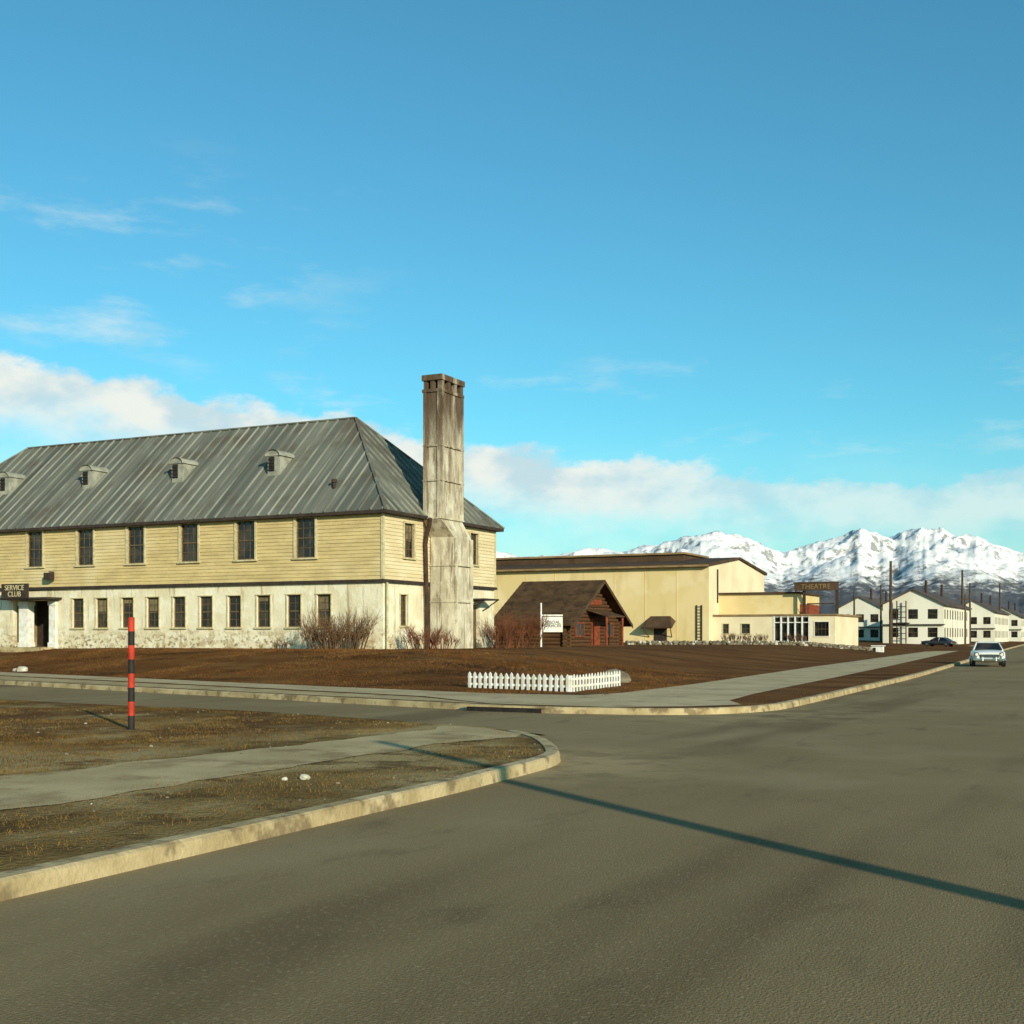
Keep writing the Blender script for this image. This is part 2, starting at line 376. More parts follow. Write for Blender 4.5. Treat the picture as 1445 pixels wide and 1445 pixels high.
# ------------------------------------------------------------------ main building (service club)
CX,CY=-29.64,46.68; BX=-62.2; BY=CY+10.68; ZB=1.05; ZM=4.15; ZE=7.31; ZR=12.46
club=empty('service_club_building',(CX,CY,ZB))
Ff=frame((BX,CY,0),(1,0,0),(0,-1,0)); L=CX-BX
Fe=frame((CX,CY,0),(0,1,0),(1,0,0)); W=BY-CY
Fb=frame((BX,BY,0),(1,0,0),(0,1,0)); Fw=frame((BX,CY,0),(0,1,0),(-1,0,0))
mb=MB(); mw=MB()
low=[]
for x in (-32.78,-34.43,-36.16,-37.86,-39.56,-41.21,-42.86,-44.50,-46.19,-47.8): low.append((x-.39-BX,x+.39-BX,2.05,3.52))
for x in (-54.5,-56.2,-57.9,-59.6): low.append((x-.39-BX,x+.39-BX,2.05,3.52))
up=[]
for x in (-33.72,-37.12,-40.5,-43.86,-47.2,-50.7,-54.2,-57.7): up.append((x-.53-BX,x+.53-BX,5.2,7.0))
door=(-52.4-BX,-49.2-BX,1.0,3.45)
wall(mb,Ff,0,L,0,ZM,low+[door],m_stucco,.25)
up_w=MB()
for o in low: window(mw,Ff,*o,nx=2,nzz=4,casing=.05,depth=.15,cas=m_frame)
wall(up_w,frame((BX,CY-.06,0),(1,0,0),(0,-1,0)),0,L,ZM,ZE,up,m_siding,.15,.165,.032)
for o in up: window(mw,frame((BX,CY-.095,0),(1,0,0),(0,-1,0)),*o,nx=3,nzz=4,casing=.12)
elow=[(1.45,2.05,2.1,3.5),(8.3,9.1,1.0,3.2)]; eup=[(1.65,2.5,5.2,6.75),(7.9,8.7,5.2,6.75)]
wall(mb,Fe,0,W,0,ZM,elow,m_stucco,.25); window(mw,Fe,*elow[0],nx=2,nzz=4,casing=.05)
mw.face([Fe(8.3,-.2,1),Fe(9.1,-.2,1),Fe(9.1,-.2,3.2),Fe(8.3,-.2,3.2)],m_fdark)
wall(up_w,frame((CX+.06,CY,0),(0,1,0),(1,0,0)),0,W,ZM,ZE,eup,m_siding_l,.15,.165,.032)
for o in eup: window(mw,frame((CX+.095,CY,0),(0,1,0),(1,0,0)),*o,nx=3,nzz=4,casing=.1)
wall(mb,Fb,0,L,0,ZM,[],m_stucco); wall(mb,Fw,0,W,0,ZM,[],m_stucco)
wall(up_w,Fb,0,L,ZM,ZE,[],m_siding,pitch=.33); wall(up_w,Fw,0,W,ZM,ZE,[],m_siding,pitch=.33)
mb.obj('lower_walls',club); up_w.obj('upper_siding',club); mw.obj('windows',club)
tr=MB()
tr.fbox(Ff,-.1,L+.12,.005,.14,ZM-.14,ZM-.002,m_dark); tr.fbox(Fe,-.003,W+.1,.005,.14,ZM-.14,ZM-.002,m_dark)
tr.fbox(Ff,L-.03,L+.10,.0,.12,ZM+.01,ZE-.1,m_frame)
tr.fbox(Fe,W-.12,W+.02,.07,.11,ZM+.01,ZE-.1,m_frame)
tr.fbox(Fe,7.9,9.5,.0,.9,3.42,3.5,m_dark); tr.cyl(Fe(8.0,.0,2.9),Fe(8.0,.85,3.42),.03,.03,6,m_dark); tr.cyl(Fe(9.4,.0,2.9),Fe(9.4,.85,3.42),.03,.03,6,m_dark)
pts_=[(3.05,.62,7.05),(3.2,.5,6.75),(3.35,.28,6.4),(3.35,.2,5.9),(3.42,.2,4.4),(3.5,.2,3.2),(3.55,.2,.9)]
for a_,b_ in zip(pts_,pts_[1:]): tr.cyl(Fe(*a_),Fe(*b_),.11,.11,10,m_flue)
tr.cyl(Fe(.12,.16,4.0),Fe(.12,.16,1.0),.05,.05,8,m_frame)
for x in (-53.9,-49.4):
    tr.fbox(Ff,x-BX-.22,x-BX+.22,.25,.55,4.5,4.85,m_dark); tr.cyl(Ff(x-BX,.05,4.9),Ff(x-BX,.4,4.9),.03,.03,6,m_dark)
tr.obj('trim_and_downspouts',club)
en=MB(); a,b=door[0],door[1]
en.face([Ff(a,-1.6,1),Ff(b,-1.6,1),Ff(b,-1.6,3.45),Ff(a,-1.6,3.45)],m_dark)
for u in(a,b): en.face([Ff(u,-.25,1),Ff(u,-1.6,1),Ff(u,-1.6,3.45),Ff(u,-.25,3.45)],m_trim)
en.face([Ff(a,-.25,3.45),Ff(b,-.25,3.45),Ff(b,-1.6,3.45),Ff(a,-1.6,3.45)],m_dark)
en.face([Ff(a,0,1.08),Ff(b,0,1.08),Ff(b,-1.6,1.08),Ff(a,-1.6,1.08)],m_kerb)
en.fbox(Ff,a+.55,a+1.2,-.3,.12,1,3.3,m_white); en.fbox(Ff,a+.5,a+1.25,-.32,.16,1,1.3,m_white); en.fbox(Ff,a+.5,a+1.25,-.32,.16,3.2,3.42,m_white)
en.fbox(Ff,b-.5,b-.05,-.3,.12,1,3.3,m_white); en.fbox(Ff,b-.55,b-.02,-.32,.16,1,1.3,m_white); en.fbox(Ff,b-.55,b-.02,-.32,.16,3.2,3.42,m_white)
en.fbox(Ff,a-.3,b+.3,.01,1.0,3.5,3.6,m_dark)
en.fbox(Ff,a+1.5,a+2.4,-1.55,-1.5,1.1,3.1,m_fdark); en.fbox(Ff,a+.1,b-.1,.2,1.2,.8,1.06,m_kerb)
en.obj('entrance_porch',club)
sg=MB(); sg.fbox(Ff,a+.35,a+2.25,1.0,1.06,3.55,4.3,m_dark); sg.obj('club_sign_board',club)
def text(s,size,F,u,n,z,mat,parent,name,rot):
    c=bpy.data.curves.new(name,'FONT'); c.body=s; c.size=size; c.align_x='CENTER'; c.align_y='CENTER'; c.extrude=.01; c.materials.append(mat); c.space_line=.85
    o=bpy.data.objects.new(name,c); scene.collection.objects.link(o); o.rotation_euler=rot; o.location=F(u,n,z)
    if parent: o.parent=parent; o.matrix_parent_inverse=Matrix.Translation(parent.location).inverted()
text('SERVICE\nCLUB',.38,Ff,a+1.3,1.08,3.92,m_frame,club,'club_sign_lettering',(R(90),0,0))
# roof
ov=.38; pit=(ZR-ZE)/(W/2); ze=ZE-ov*pit*.35
E=[(BX-ov,CY-ov),(CX+ov,CY-ov),(CX+ov,BY+ov),(BX-ov,BY+ov)]
r0=Vector((-57.17,CY+W/2,ZR)); r1=Vector((-34.62,CY+W/2,ZR))
e=[Vector((x,y,ze+.0)) for x,y in E]
rf=MB()
rf.face([e[0],e[1],r1,r0],m_roofF); rf.face([e[1],e[2],r1],m_roofS); rf.face([e[2],e[3],r0,r1],m_roofF); rf.face([e[3],e[0],r0],m_roofS)
for p,q_ in((0,1),(1,2),(2,3),(3,0)):
    A,B=e[p],e[q_]; rf.face([A,B,B-Vector((0,0,.14)),A-Vector((0,0,.14))],m_dark)
z=ze-.14; rf.face([(E[i][0],E[i][1],z) for i in range(4)],m_dark)
rf.obj('roof',club)
sm_=MB()
def seam(p,q,w=.03,h=.06,mat=None):
    mat=mat or m_seam
    p=Vector(p);q=Vector(q); d=(q-p).normalized(); s=d.cross(Vector((0,0,1))).normalized()*w; n=s.cross(d).normalized()*h
    if n.z<0:n=-n
    sm_.hexa([p-s,p+s,q+s,q-s,p-s+n,p+s+n,q+s+n,q-s+n],mat)
x=E[0][0]+.3
while x<E[1][0]:
    t=1.0
    if x<r0.x: t=(x-E[0][0])/(r0.x-E[0][0])
    if x>r1.x: t=(E[1][0]-x)/(E[1][0]-r1.x)
    A=Vector((x,E[0][1],ze)); B=Vector((x,E[0][1]+(r0.y-E[0][1])*t,ze+(ZR-ze)*t)); seam(A,B)
    x+=.62
y=E[0][1]+.3
while y<E[2][1]:
    h=(E[2][1]-E[0][1])/2; t=1-abs(y-r0.y)/h
    if t>.02:
        seam((E[1][0],y,ze),(E[1][0]+(r1.x-E[1][0])*t,y,ze+(ZR-ze)*t))
    y+=.62
for A,B in((r0,r1),(e[1],r1),(e[0],r0),(e[2],r1)): seam(A,B,.07,.07,m_roofF)
sm_.obj('roof_seams',club)
vt=MB()
def rz(y): return ze+(y-E[0][1])*(ZR-ze)/(r0.y-E[0][1])
for x in(-37.1,-43.1,-49.2,-55.3):
    y0=CY+2.0; y1=y0+1.15; zb=rz(y0); hgt=1.0
    vt.hexa([(x-.36,y0,zb-.1),(x+.36,y0,zb-.1),(x+.36,y1,zb-.1),(x-.36,y1,zb-.1),(x-.36,y0,zb+hgt),(x+.36,y0,zb+hgt),(x+.36,y1,zb+hgt),(x-.36,y1,zb+hgt)],m_ventm)
    for j in range(8):
        a0=math.pi*j/8;a1=math.pi*(j+1)/8; rr=.44
        P_=[(x+rr*math.cos(a0),zb+hgt-.06+.3*math.sin(a0)),(x+rr*math.cos(a1),zb+hgt-.06+.3*math.sin(a1))]
        vt.face([(P_[0][0],y0-.14,P_[0][1]),(P_[1][0],y0-.14,P_[1][1]),(P_[1][0],y1,P_[1][1]),(P_[0][0],y1,P_[0][1])],m_ventm)
        vt.face([(P_[0][0],y0-.05,P_[0][1]),(P_[1][0],y0-.05,P_[1][1]),(x,y0-.05,zb+hgt-.06)],m_ventm)
    vt.box(x-.31,x+.04,y0-.012,y0-.003,zb+.2,zb+hgt-.1,m_black)
    for k in range(4): vt.box(x-.31,x+.04,y0-.05,y0-.013,zb+.26+k*.17,zb+.30+k*.17,m_dark)
    vt.box(x-.37,x-.363,y0+.05,y0+.8,zb+.3,zb+hgt-.1,m_black)  # black sheet paints the shadow on the vent's left side
vt.cyl((-32.9,CY+1.0,8.1),(-32.9,CY+1.0,8.75),.09,.09,8,m_dark); vt.cyl((-32.9,CY+1.0,8.7),(-32.9,CY+1.0,8.85),.15,.12,8,m_dark)
vt.obj('roof_vents',club)
# chimney
ch=MB(); x0,x1,y0,y1=CX+.14,-28.55,49.97,52.0; ZT=13.72
ch.box(x0,x1,y0,y1,7.0,ZT-.75,m_chim)
X1=-28.25;Y0=50.62;Y1=52.3
ch.hexa([(x0,Y0-.05,.7),(X1+.04,Y0-.05,.7),(X1+.04,Y1+.03,.7),(x0,Y1+.03,.7),(x0,Y0,6.25),(X1,Y0,6.25),(X1,Y1,6.25),(x0,Y1,6.25)],m_chim)
ch.hexa([(x0,Y0,6.25),(X1,Y0,6.25),(X1,Y1,6.25),(x0,Y1,6.25),(x0,y0,7.0),(x1,y0,7.0),(x1,y1,7.0),(x0,y1,7.0)],m_chim)
for yy in(y0,y1-.2): ch.box(x1+.003,x1+.06,yy+.003,yy+.2,7.05,ZT-.78,m_chim)
for xx in(x0+.003,x1-.2): ch.box(xx,xx+.19,y0-.05,y0-.003,7.05,ZT-.78,m_chim)
ch.box(X1+.045,X1+.11,Y0+.003,Y0+.2,.8,6.2,m_chim); ch.box(X1+.045,X1+.11,Y1-.2,Y1-.003,.8,6.2,m_chim)
for zz in(10.4,8.8,7.05): ch.box(x0-.02,x1+.075,y0-.065,y1+.03,zz,zz+.06,m_chim)
for zz in(4.9,3.2): ch.box(x0-.02,X1+.12,Y0-.06,Y1+.04,zz,zz+.05,m_chim)
ch.box(x0-.05,x1+.06,y0-.07,y1+.06,ZT-.80,ZT-.66,m_chim)
ch.box(x0+.15,x1-.15,y0+.15,y1-.15,ZT-.66,ZT-.2,m_black)
nyy=4
for i in range(nyy):
    yy=y0+(y1-y0-.24)*i/(nyy-1); ch.box(x1-.2,x1+.03,yy,yy+.24,ZT-.66,ZT-.26,m_chim); ch.box(x0,x0+.2,yy,yy+.24,ZT-.66,ZT-.26,m_chim)
xx=(x0+x1)/2-.1; ch.box(xx,xx+.2,y0-.02,y0+.2,ZT-.66,ZT-.26,m_chim)
ch.box(x0-.06,x1+.08,y0-.08,y1+.08,ZT-.26,ZT,m_chim)
ch.obj('chimney',club)
# ------------------------------------------------------------------ shrubs
def shrub(name,c,r,h,n,mat,seed,rad=.016):
    rnd=random.Random(seed); mb=MB()
    def br(p,d,L,rad,lv):
        q=p+d*L; mb.cyl(p,q,rad,rad*.6,3,mat,False)
        if lv==0: return
        for _ in range(3):
            nd_=(d+Vector((rnd.uniform(-1,1),rnd.uniform(-1,1),rnd.uniform(-.3,.8)))*.55).normalized()
            br(p.lerp(q,rnd.uniform(.5,1)),nd_,L*rnd.uniform(.5,.85),rad*.65,lv-1)
    for i in range(n):
        a=rnd.uniform(0,6.28);rr=r*rnd.random()**.6
        p=Vector((c[0]+rr*math.cos(a),c[1]+rr*.5*math.sin(a),hA(c[0],c[1])-.05))
        d=Vector((math.cos(a)*.35,math.sin(a)*.3,1)).normalized()
        br(p,d,h*.42*rnd.uniform(.5,1.1),rad,3)
    return mb.obj(name)
shrub('bare_shrub',(-31.2,45.2),1.5,1.85,120,m_twig,1)
shrub('bare_shrub',(-28.1,47.6),.8,1.25,36,m_twigr,2)
shrub('bare_shrub',(-27.9,48.9),.7,1.1,30,m_twigr,3)
shrub('bare_shrub',(-27.3,53.4),1.0,1.7,40,m_twigr,4)
shrub('bare_shrub',(-27.6,55.8),1.2,2.0,50,m_twigr,6)
shrub('bare_shrub',(-34.6,46.0),.5,.6,14,m_twig,9)
# ------------------------------------------------------------------ log cabin
px,py=-36.9,82.8; zb=.8; cw=10.3; cl=5.7
cab=empty('log_cabin',(px,py,zb))
mb=MB(); zw=2.8; zr=5.75; Yc=py+cw/2; rl=.14
z=zb-.1
while z<zr-.25:
    if z<zw:
        ya,yb=py,py+cw
        mb.cyl((px-cl,py,z+.14),(px+.35,py,z+.14),rl,rl,8,m_log); mb.cyl((px-cl,py+cw,z+.14),(px+.35,py+cw,z+.14),rl,rl,8,m_log)
        mb.cyl((px,py-.35,z),(px,yb+.35,z),rl,rl,8,m_log)
    else:
        hw=(zr-.15-z)/(zr-zw)*cw/2; mb.cyl((px,Yc-hw,z),(px,Yc+hw,z),rl,rl,8,m_log)
    z+=.27
mb.box(px-cl,px-.12,py+.05,py+cw-.05,zb-.2,zw,m_dark)
mb.face([(px-.06,py,zb),(px-.06,py+cw,zb),(px-.06,py+cw,zw),(px-.06,Yc,zr-.1),(px-.06,py,zw)],m_dark)
mb.obj('log_walls',cab)
mb=MB(); o_=.75; g=.9
sl=(zr-zw)/(cw/2); ze_=zw-o_*sl
for s in(-1,1):
    A=Vector((px-cl-.3,Yc+s*(cw/2+o_),ze_));B=Vector((px+g,Yc+s*(cw/2+o_),ze_));C=Vector((px+g,Yc,zr));D=Vector((px-cl-.3,Yc,zr)); t=Vector((0,0,.14))
    mb.hexa([A,B,C,D,A+t,B+t,C+t,D+t],m_shingle)
    mb.hexa([B+Vector((.003,0,-.12)),B+Vector((.06,0,-.12)),C+Vector((.06,0,-.12)),C+Vector((.003,0,-.12)),B+Vector((.003,0,.16)),B+Vector((.06,0,.16)),C+Vector((.06,0,.16)),C+Vector((.003,0,.16))],m_brown)
    for i in range(12):
        f=(i+.5)/12; P0=A.lerp(D,f)+t+Vector((0,0,.002)); P1=B.lerp(C,f)+t+Vector((0,0,.002)); u=Vector((0,0,.03))
        P2=A.lerp(D,f+.04)+t; P3=B.lerp(C,f+.04)+t
        mb.hexa([P0,P1,P3,P2,P0+u,P1+u,P3+u*.1,P2+u*.1],m_shingle)
mb.obj('shingle_roof',cab)
Fc=frame((px,py,0),(0,1,0),(1,0,0)); mb=MB()
mb.fbox(Fc,4.5,5.7,.1,.2,zb,zb+1.95,m_redbrown); mb.fbox(Fc,4.36,4.5,.1,.24,zb,zb+2.05,m_redbrown); mb.fbox(Fc,5.7,5.84,.1,.24,zb,zb+2.05,m_redbrown); mb.fbox(Fc,4.36,5.84,.1,.24,zb+2.05,zb+2.2,m_redbrown)
for u in(1.4,7.2):
    mb.fbox(Fc,u,u+1.4,.1,.17,zb+.85,zb+1.75,m_glass); mb.fbox(Fc,u-.1,u,.1,.22,zb+.75,zb+1.85,m_redbrown); mb.fbox(Fc,u+1.4,u+1.5,.1,.22,zb+.75,zb+1.85,m_redbrown)
    mb.fbox(Fc,u,u+1.4,.1,.22,zb+1.75,zb+1.85,m_redbrown); mb.fbox(Fc,u,u+1.4,.1,.22,zb+.75,zb+.85,m_redbrown); mb.fbox(Fc,u+.67,u+.73,.17,.2,zb+.85,zb+1.75,m_redbrown)
pa=[Fc(3.4,.15,zb+2.75),Fc(6.8,.15,zb+2.75),Fc(6.8,1.9,zb+2.25),Fc(3.4,1.9,zb+2.25)]
mb.hexa(pa+[p+Vector((0,0,.1)) for p in pa],m_shingle)
for u in(3.5,6.7): mb.cyl(Fc(u,1.75,zb-.1),Fc(u,1.75,zb+2.27),.09,.09,8,m_redbrown)
mb.fbox(Fc,3.4,6.8,.2,1.9,zb-.1,zb+.12,m_log)
mb.fbox(Fc,3.9,6.3,.13,.2,zb+3.2,zb+3.6,m_redbrown)
mb.obj('door_windows_porch',cab)
sx,sy=-31.9,67.9; sz=hA(sx,sy)
sgn=empty('special_services_sign',(sx,sy,sz))
Fs=frame((sx,sy,0),(.8949,.4462,0),(.4462,-.8949,0)); mb=MB()
mb.cyl((sx,sy,sz-.2),(sx,sy,sz+2.65),.06,.05,8,m_white); mb.fbox(Fs,.0,1.3,-.03,.03,sz+1.87,sz+1.95,m_white); mb.fbox(Fs,.1,1.3,-.02,.02,sz+.9,sz+1.82,m_white)
mb.obj('post_and_board',sgn)
text('SPECIAL\nSERVICES',.25,Fs,.7,.03,sz+1.38,m_black,sgn,'sign_lettering',(R(90),0,R(26.5)))
# ------------------------------------------------------------------ theatre
tx,ty=-43.9,139.0; tz=.83; tw=24; tl=62; te=9.75; tr_=11.05
th=empty('theatre_building',(tx,ty,tz)); mb=MB()
Ft=frame((tx-tl,ty,0),(1,0,0),(0,-1,0)); Fte=frame((tx,ty,0),(0,1,0),(1,0,0))
wall(mb,Ft,0,tl,0,te,[],m_cream)
mb.face([Fte(0,0,0),Fte(tw,0,0),Fte(tw,0,te),Fte(tw/2,0,tr_),Fte(0,0,te)],m_creaml)
mb.face([(tx-tl,ty+tw,0),(tx,ty+tw,0),(tx,ty+tw,te),(tx-tl,ty+tw,te)],m_cream)
for i in range(1,16):
    u=tl-i*3.9; mb.fbox(Ft,u-.04,u+.04,.003,.035,tz,te-.3,m_cream)
mb.obj('walls',th)
mb=MB(); o_=.7
for s in(0,1):
    yo=ty-o_ if s==0 else ty+tw+o_; yr=ty+tw/2
    A=Vector((tx-tl,yo,te-.1));B=Vector((tx+.25,yo,te-.1));C=Vector((tx+.25,yr,tr_+.05));D=Vector((tx-tl,yr,tr_+.05)); t=Vector((0,0,.35))
    mb.hexa([A,B,C,D,A+t,B+t,C+t*.8,D+t*.8],m_brown)
mb.box(tx-tl,tx-5.6,ty+7.5,ty+16.5,tr_-.6,tr_+.62,m_brown); mb.box(tx-tl,tx-5.3,ty+7.2,ty+16.8,tr_+.62,tr_+.85,m_tan)
mb.fbox(Ft,0,tl+.2,o_+.01,o_+.06,te-.12,te+.1,m_tan)
mb.obj('roof',th)
mb=MB()
u=tl-5.9
mb.hexa([Ft(u-1.9,.02,3.35),Ft(u+1.9,.02,3.35),Ft(u+1.9,1.5,2.5),Ft(u-1.9,1.5,2.5),Ft(u-1.2,.02,3.95),Ft(u+1.2,.02,3.95),Ft(u+1.9,1.55,2.65),Ft(u-1.9,1.55,2.65)],m_brown)
mb.fbox(Ft,u-.8,u+.8,.01,.06,tz,2.7,m_dark)
for s in(-1,1): mb.cyl(Ft(u+s*1.4,.03,1.5),Ft(u+s*1.7,1.4,2.5),.06,.06,6,m_brown)
mb.fbox(Ft,tl-1.5,tl-1.38,.05,.15,tz,5.2,m_dark); mb.fbox(Ft,tl-.9,tl-.78,.05,.15,tz,5.2,m_dark)
for i in range(12): mb.fbox(Ft,tl-1.38,tl-.9,.07,.13,tz+.3+i*.35,tz+.35+i*.35,m_dark)
mb.fbox(Fte,3.0,3.2,.05,.15,5.5,te-.3,m_dark)
mb.obj('side_porch_and_ladder',th)
mb=MB(); Fl=frame((tx,ty+1.5,0),(1,0,0),(0,-1,0))
ops=[(1.2,1.9,1.9,3.0),(3.4,4.4,1.9,3.0)]
wall(mb,Fl,0,7.2,0,3.9,ops,m_creaml,.12)
for o in ops: window(mb,Fl,*o,nx=2,nzz=2,casing=.08,blind=False)
mb.box(tx,tx+14.2,ty+1.35,ty+16,3.9,4.1,m_tan)
mb.face([(tx+14,ty+1.6,0),(tx+14,ty+15,0),(tx+14,ty+15,3.9),(tx+14,ty+1.6,3.9)],m_creaml)
mb.face([Fl(7.2,-.25,1.0),Fl(11.2,-.25,1.0),Fl(11.2,-.25,3.9),Fl(7.2,-.25,3.9)],m_glass)
for i in range(6):
    uu=7.2+i*.8; mb.fbox(Fl,uu-.07,uu+.07,-.22,.05,.8,3.9,m_white)
for zz in(.95,3.1,3.75): mb.fbox(Fl,7.27,11.13,-.2,-.02,zz,zz+.1,m_white)
wall(mb,Fl,11.3,14,0,3.9,[(11.8,13.4,1.6,3.2)],m_creaml,.12); window(mb,Fl,11.8,13.4,1.6,3.2,nx=4,nzz=2,casing=.08,cas=m_white,blind=False)
mb.box(tx+.02,tx+9.3,ty+4,ty+15,4.102,6.5,m_cream); mb.box(tx+.02,tx+9.6,ty+3.7,ty+15.3,6.5,6.72,m_brown)
mb.box(tx+9.35,tx+10.0,ty+5,ty+12,4.102,5.3,m_redbrown)
mb.obj('lobby_wing',th)
mb=MB(); Fx=frame((tx+9.2,ty+3.0,0),(1,0,0),(0,-1,0))
mb.fbox(Fx,0,4.9,0,.25,6.75,7.65,m_brown); mb.fbox(Fx,-.1,5.0,-.05,.3,7.65,7.75,m_brown)
for u in(.9,4.6): mb.fbox(Fx,u,u+.35,-.1,-.003,4.1,7.7,m_flue)
mb.fbox(Fx,1.4,4.5,-.1,-.02,5.2,5.35,m_flue)
mb.obj('marquee_sign',th); text('THEATRE',.8,Fx,2.45,.27,7.2,m_tan,th,'marquee_lettering',(R(90),0,0))
# ------------------------------------------------------------------ barracks
def barracks(loc,w,l,h,rise,zb,fire=False,mat=None):
    mat=mat or m_barr; x,y=loc; e_=empty('barracks_building',(x,y,zb)); mb=MB(); mw=MB()
    F=frame((x,y,0),(1,0,0),(0,-1,0)); G=frame((x+w,y,0),(0,1,0),(1,0,0)); T=zb+h
    ops=[(w*f-.75,w*f+.75,zb+z,zb+z+1.55) for f in(.18,.5,.82) for z in(.8,3.7)]
    wall(mb,F,0,w,zb-1,T,ops,mat,.15); mb.face([F(0,0,T),F(w,0,T),F(w/2,0,T+rise)],mat)
    for o in ops: window(mw,F,*o,nx=2,nzz=2,casing=.0,depth=.1,blind=False)
    n=int(l/3.2); ops=[(i*3.2+.8,i*3.2+2.3,zb+z,zb+z+1.5) for i in range(n) for z in(.8,3.7)]
    wall(mb,G,0,l,zb-1,T,ops,mat,.15)
    for o in ops: window(mw,G,*o,nx=2,nzz=2,casing=0,depth=.1,blind=False)
    H=frame((x,y,0),(0,1,0),(-1,0,0)); wall(mb,H,0,l,zb-1,T,[],mat)
    mb.obj('walls',e_); mw.obj('windows',e_); mb=MB(); o_=.5; s_=rise/(w/2)
    for s in(-1,1):
        A=Vector((x+w/2+s*(w/2+o_),y-.4,T-o_*s_));B=Vector((x+w/2+s*(w/2+o_),y+l,T-o_*s_));C=Vector((x+w/2,y+l,T+rise));D=Vector((x+w/2,y-.4,T+rise)); t=Vector((0,0,.2))
        mb.hexa([A,B,C,D,A+t,B+t,C+t,D+t],m_barroof)
    mb.fbox(F,-.2,w+.2,.005,.5,zb+2.75,zb+2.9,m_barroof)
    for f in(.2,.75): mb.cyl((x+w/2+1,y+l*f,T),(x+w/2+1,y+l*f,T+rise+1.8),.22,.22,8,m_flue)
    if fire:
        for u in(2.2,3.6): mb.fbox(F,u,u+.16,.6,.76,zb-.2,T+.6,m_dark)
        for k in range(7): mb.fbox(F,2.36,3.6,.62,.72,zb+.5+k*.85,zb+.62+k*.85,m_dark)
        mb.fbox(F,1.6,4.2,.02,1.0,zb+3.0,zb+3.12,m_dark)
    mb.obj('roof_and_flues',e_)
barracks((-36,205.4),9.3,34,6.0,2.3,.6,True)
barracks((-51,242.7),8.4,30,6.3,2.2,.5)
barracks((-35.2,284.2),8.6,34,6.4,2.4,.4)
barracks((-34.5,340),9,34,6.0,2.4,.4)
barracks((-33.5,410),9,34,6.0,2.4,.4)
barracks((-60,300),9,34,6.0,2.4,.4)
def upole(x,y,z0,h,r=.16,arm=True,name='utility_pole'):
    mb=MB(); mb.cyl((x,y,z0-.5),(x,y,z0+h),r,r*.7,10,m_pole)
    if arm:
        mb.box(x-1.1,x+1.1,y-.06,y+.06,z0+h-.9,z0+h-.75,m_pole)
        for u in(-1,-.4,.4,1): mb.cyl((x+u,y,z0+h-.75),(x+u,y,z0+h-.58),.04,.03,6,m_glass)
    mb.obj(name)
for x,y,h,r in((-34.2,202,13,.28),(-41,232,10.5,.2),(-24.5,214,8,.16),(-43,218,9,.2),(-30,270,12,.24),(-27.5,236,13,.26),(-27,300,13,.24),(-55,226,10,.2)):
    upole(x,y,.4,h,r,arm=(h<9))
upole(6.47,2.83,.12,6.45,.14,arm=False)
def conifers(name,cx,cy,n,spread,seed):
    rnd=random.Random(seed); mb=MB()
    for i in range(n):
        x=cx+rnd.uniform(-spread,spread);y=cy+rnd.uniform(-30,30);h=rnd.uniform(7,13);r=h*.2
        mb.cyl((x,y,0),(x,y,h*.3),.25,.2,5,m_pole)
        for k in range(7):
            z=h*(.12+.12*k); rr=r*(1-k/7.5)*rnd.uniform(.75,1.2)
            m=9
            for j in range(m):
                a=6.28*j/m+rnd.uniform(-.3,.3); q=rr*rnd.uniform(.6,1.25)
                mb.face([(x,y,z+h*.16),(x+q*math.cos(a-.35),y+q*math.sin(a-.35),z-rnd.uniform(0,.4)),(x+q*math.cos(a+.35),y+q*math.sin(a+.35),z-rnd.uniform(0,.4))],m_con)
    mb.obj(name)
conifers('distant_trees',-60,560,150,100,3)
conifers('distant_trees',-190,470,90,80,8)
# ------------------------------------------------------------------ picket fence
fen=empty('picket_fence',(-13.7,30.9,.12)); mb=MB()
def fence(a,b,n,h=.47):
    a=Vector((*a,0));b=Vector((*b,0)); d=(b-a); L_=d.length; d.normalize(); nn=Vector((d.y,-d.x,0)); F=frame(a,d,nn)
    for i in range(n):
        u=(i+.5)*L_/n; w=.045; jit=random.uniform(-.012,.012); hz=h+random.uniform(-.015,.015)
        p=a+d*u; z0=hA(p.x,p.y)-.01
        mb.hexa([F(u-w,-.012,z0),F(u+w,-.012,z0),F(u+w,.012,z0),F(u-w,.012,z0),F(u-w+jit,-.012,z0+hz-.06),F(u+w+jit,-.012,z0+hz-.06),F(u+w+jit,.012,z0+hz-.06),F(u-w+jit,.012,z0+hz-.06)],m_white)
        T0=F(u+jit,-.012,z0+hz);T1=F(u+jit,.012,z0+hz)
        mb.face([F(u-w+jit,.012,z0+hz-.06),F(u+w+jit,.012,z0+hz-.06),T1],m_white); mb.face([F(u-w+jit,-.012,z0+hz-.06),F(u+w+jit,-.012,z0+hz-.06),T0],m_white)
        mb.face([F(u-w+jit,-.012,z0+hz-.06),F(u-w+jit,.012,z0+hz-.06),T1,T0],m_white); mb.face([F(u+w+jit,-.012,z0+hz-.06),F(u+w+jit,.012,z0+hz-.06),T1,T0],m_white)
    for z in(.12,.32): mb.fbox(F,0,L_,-.045,-.014,.12+z,.12+z+.06,m_white)
    for u in(0.0,L_-.08): mb.fbox(F,u,u+.08,-.1,-.046,.1,.12+h-.02,m_white)
fence((-17.15,31.5),(-13.66,30.95),19); fence((-13.62,31.0),(-13.75,34.9),17)
mb.obj('pickets',fen)
sp=empty('striped_marker_post',(-14.6,15.4,.12)); mb=MB()
H=1.83; nst=8
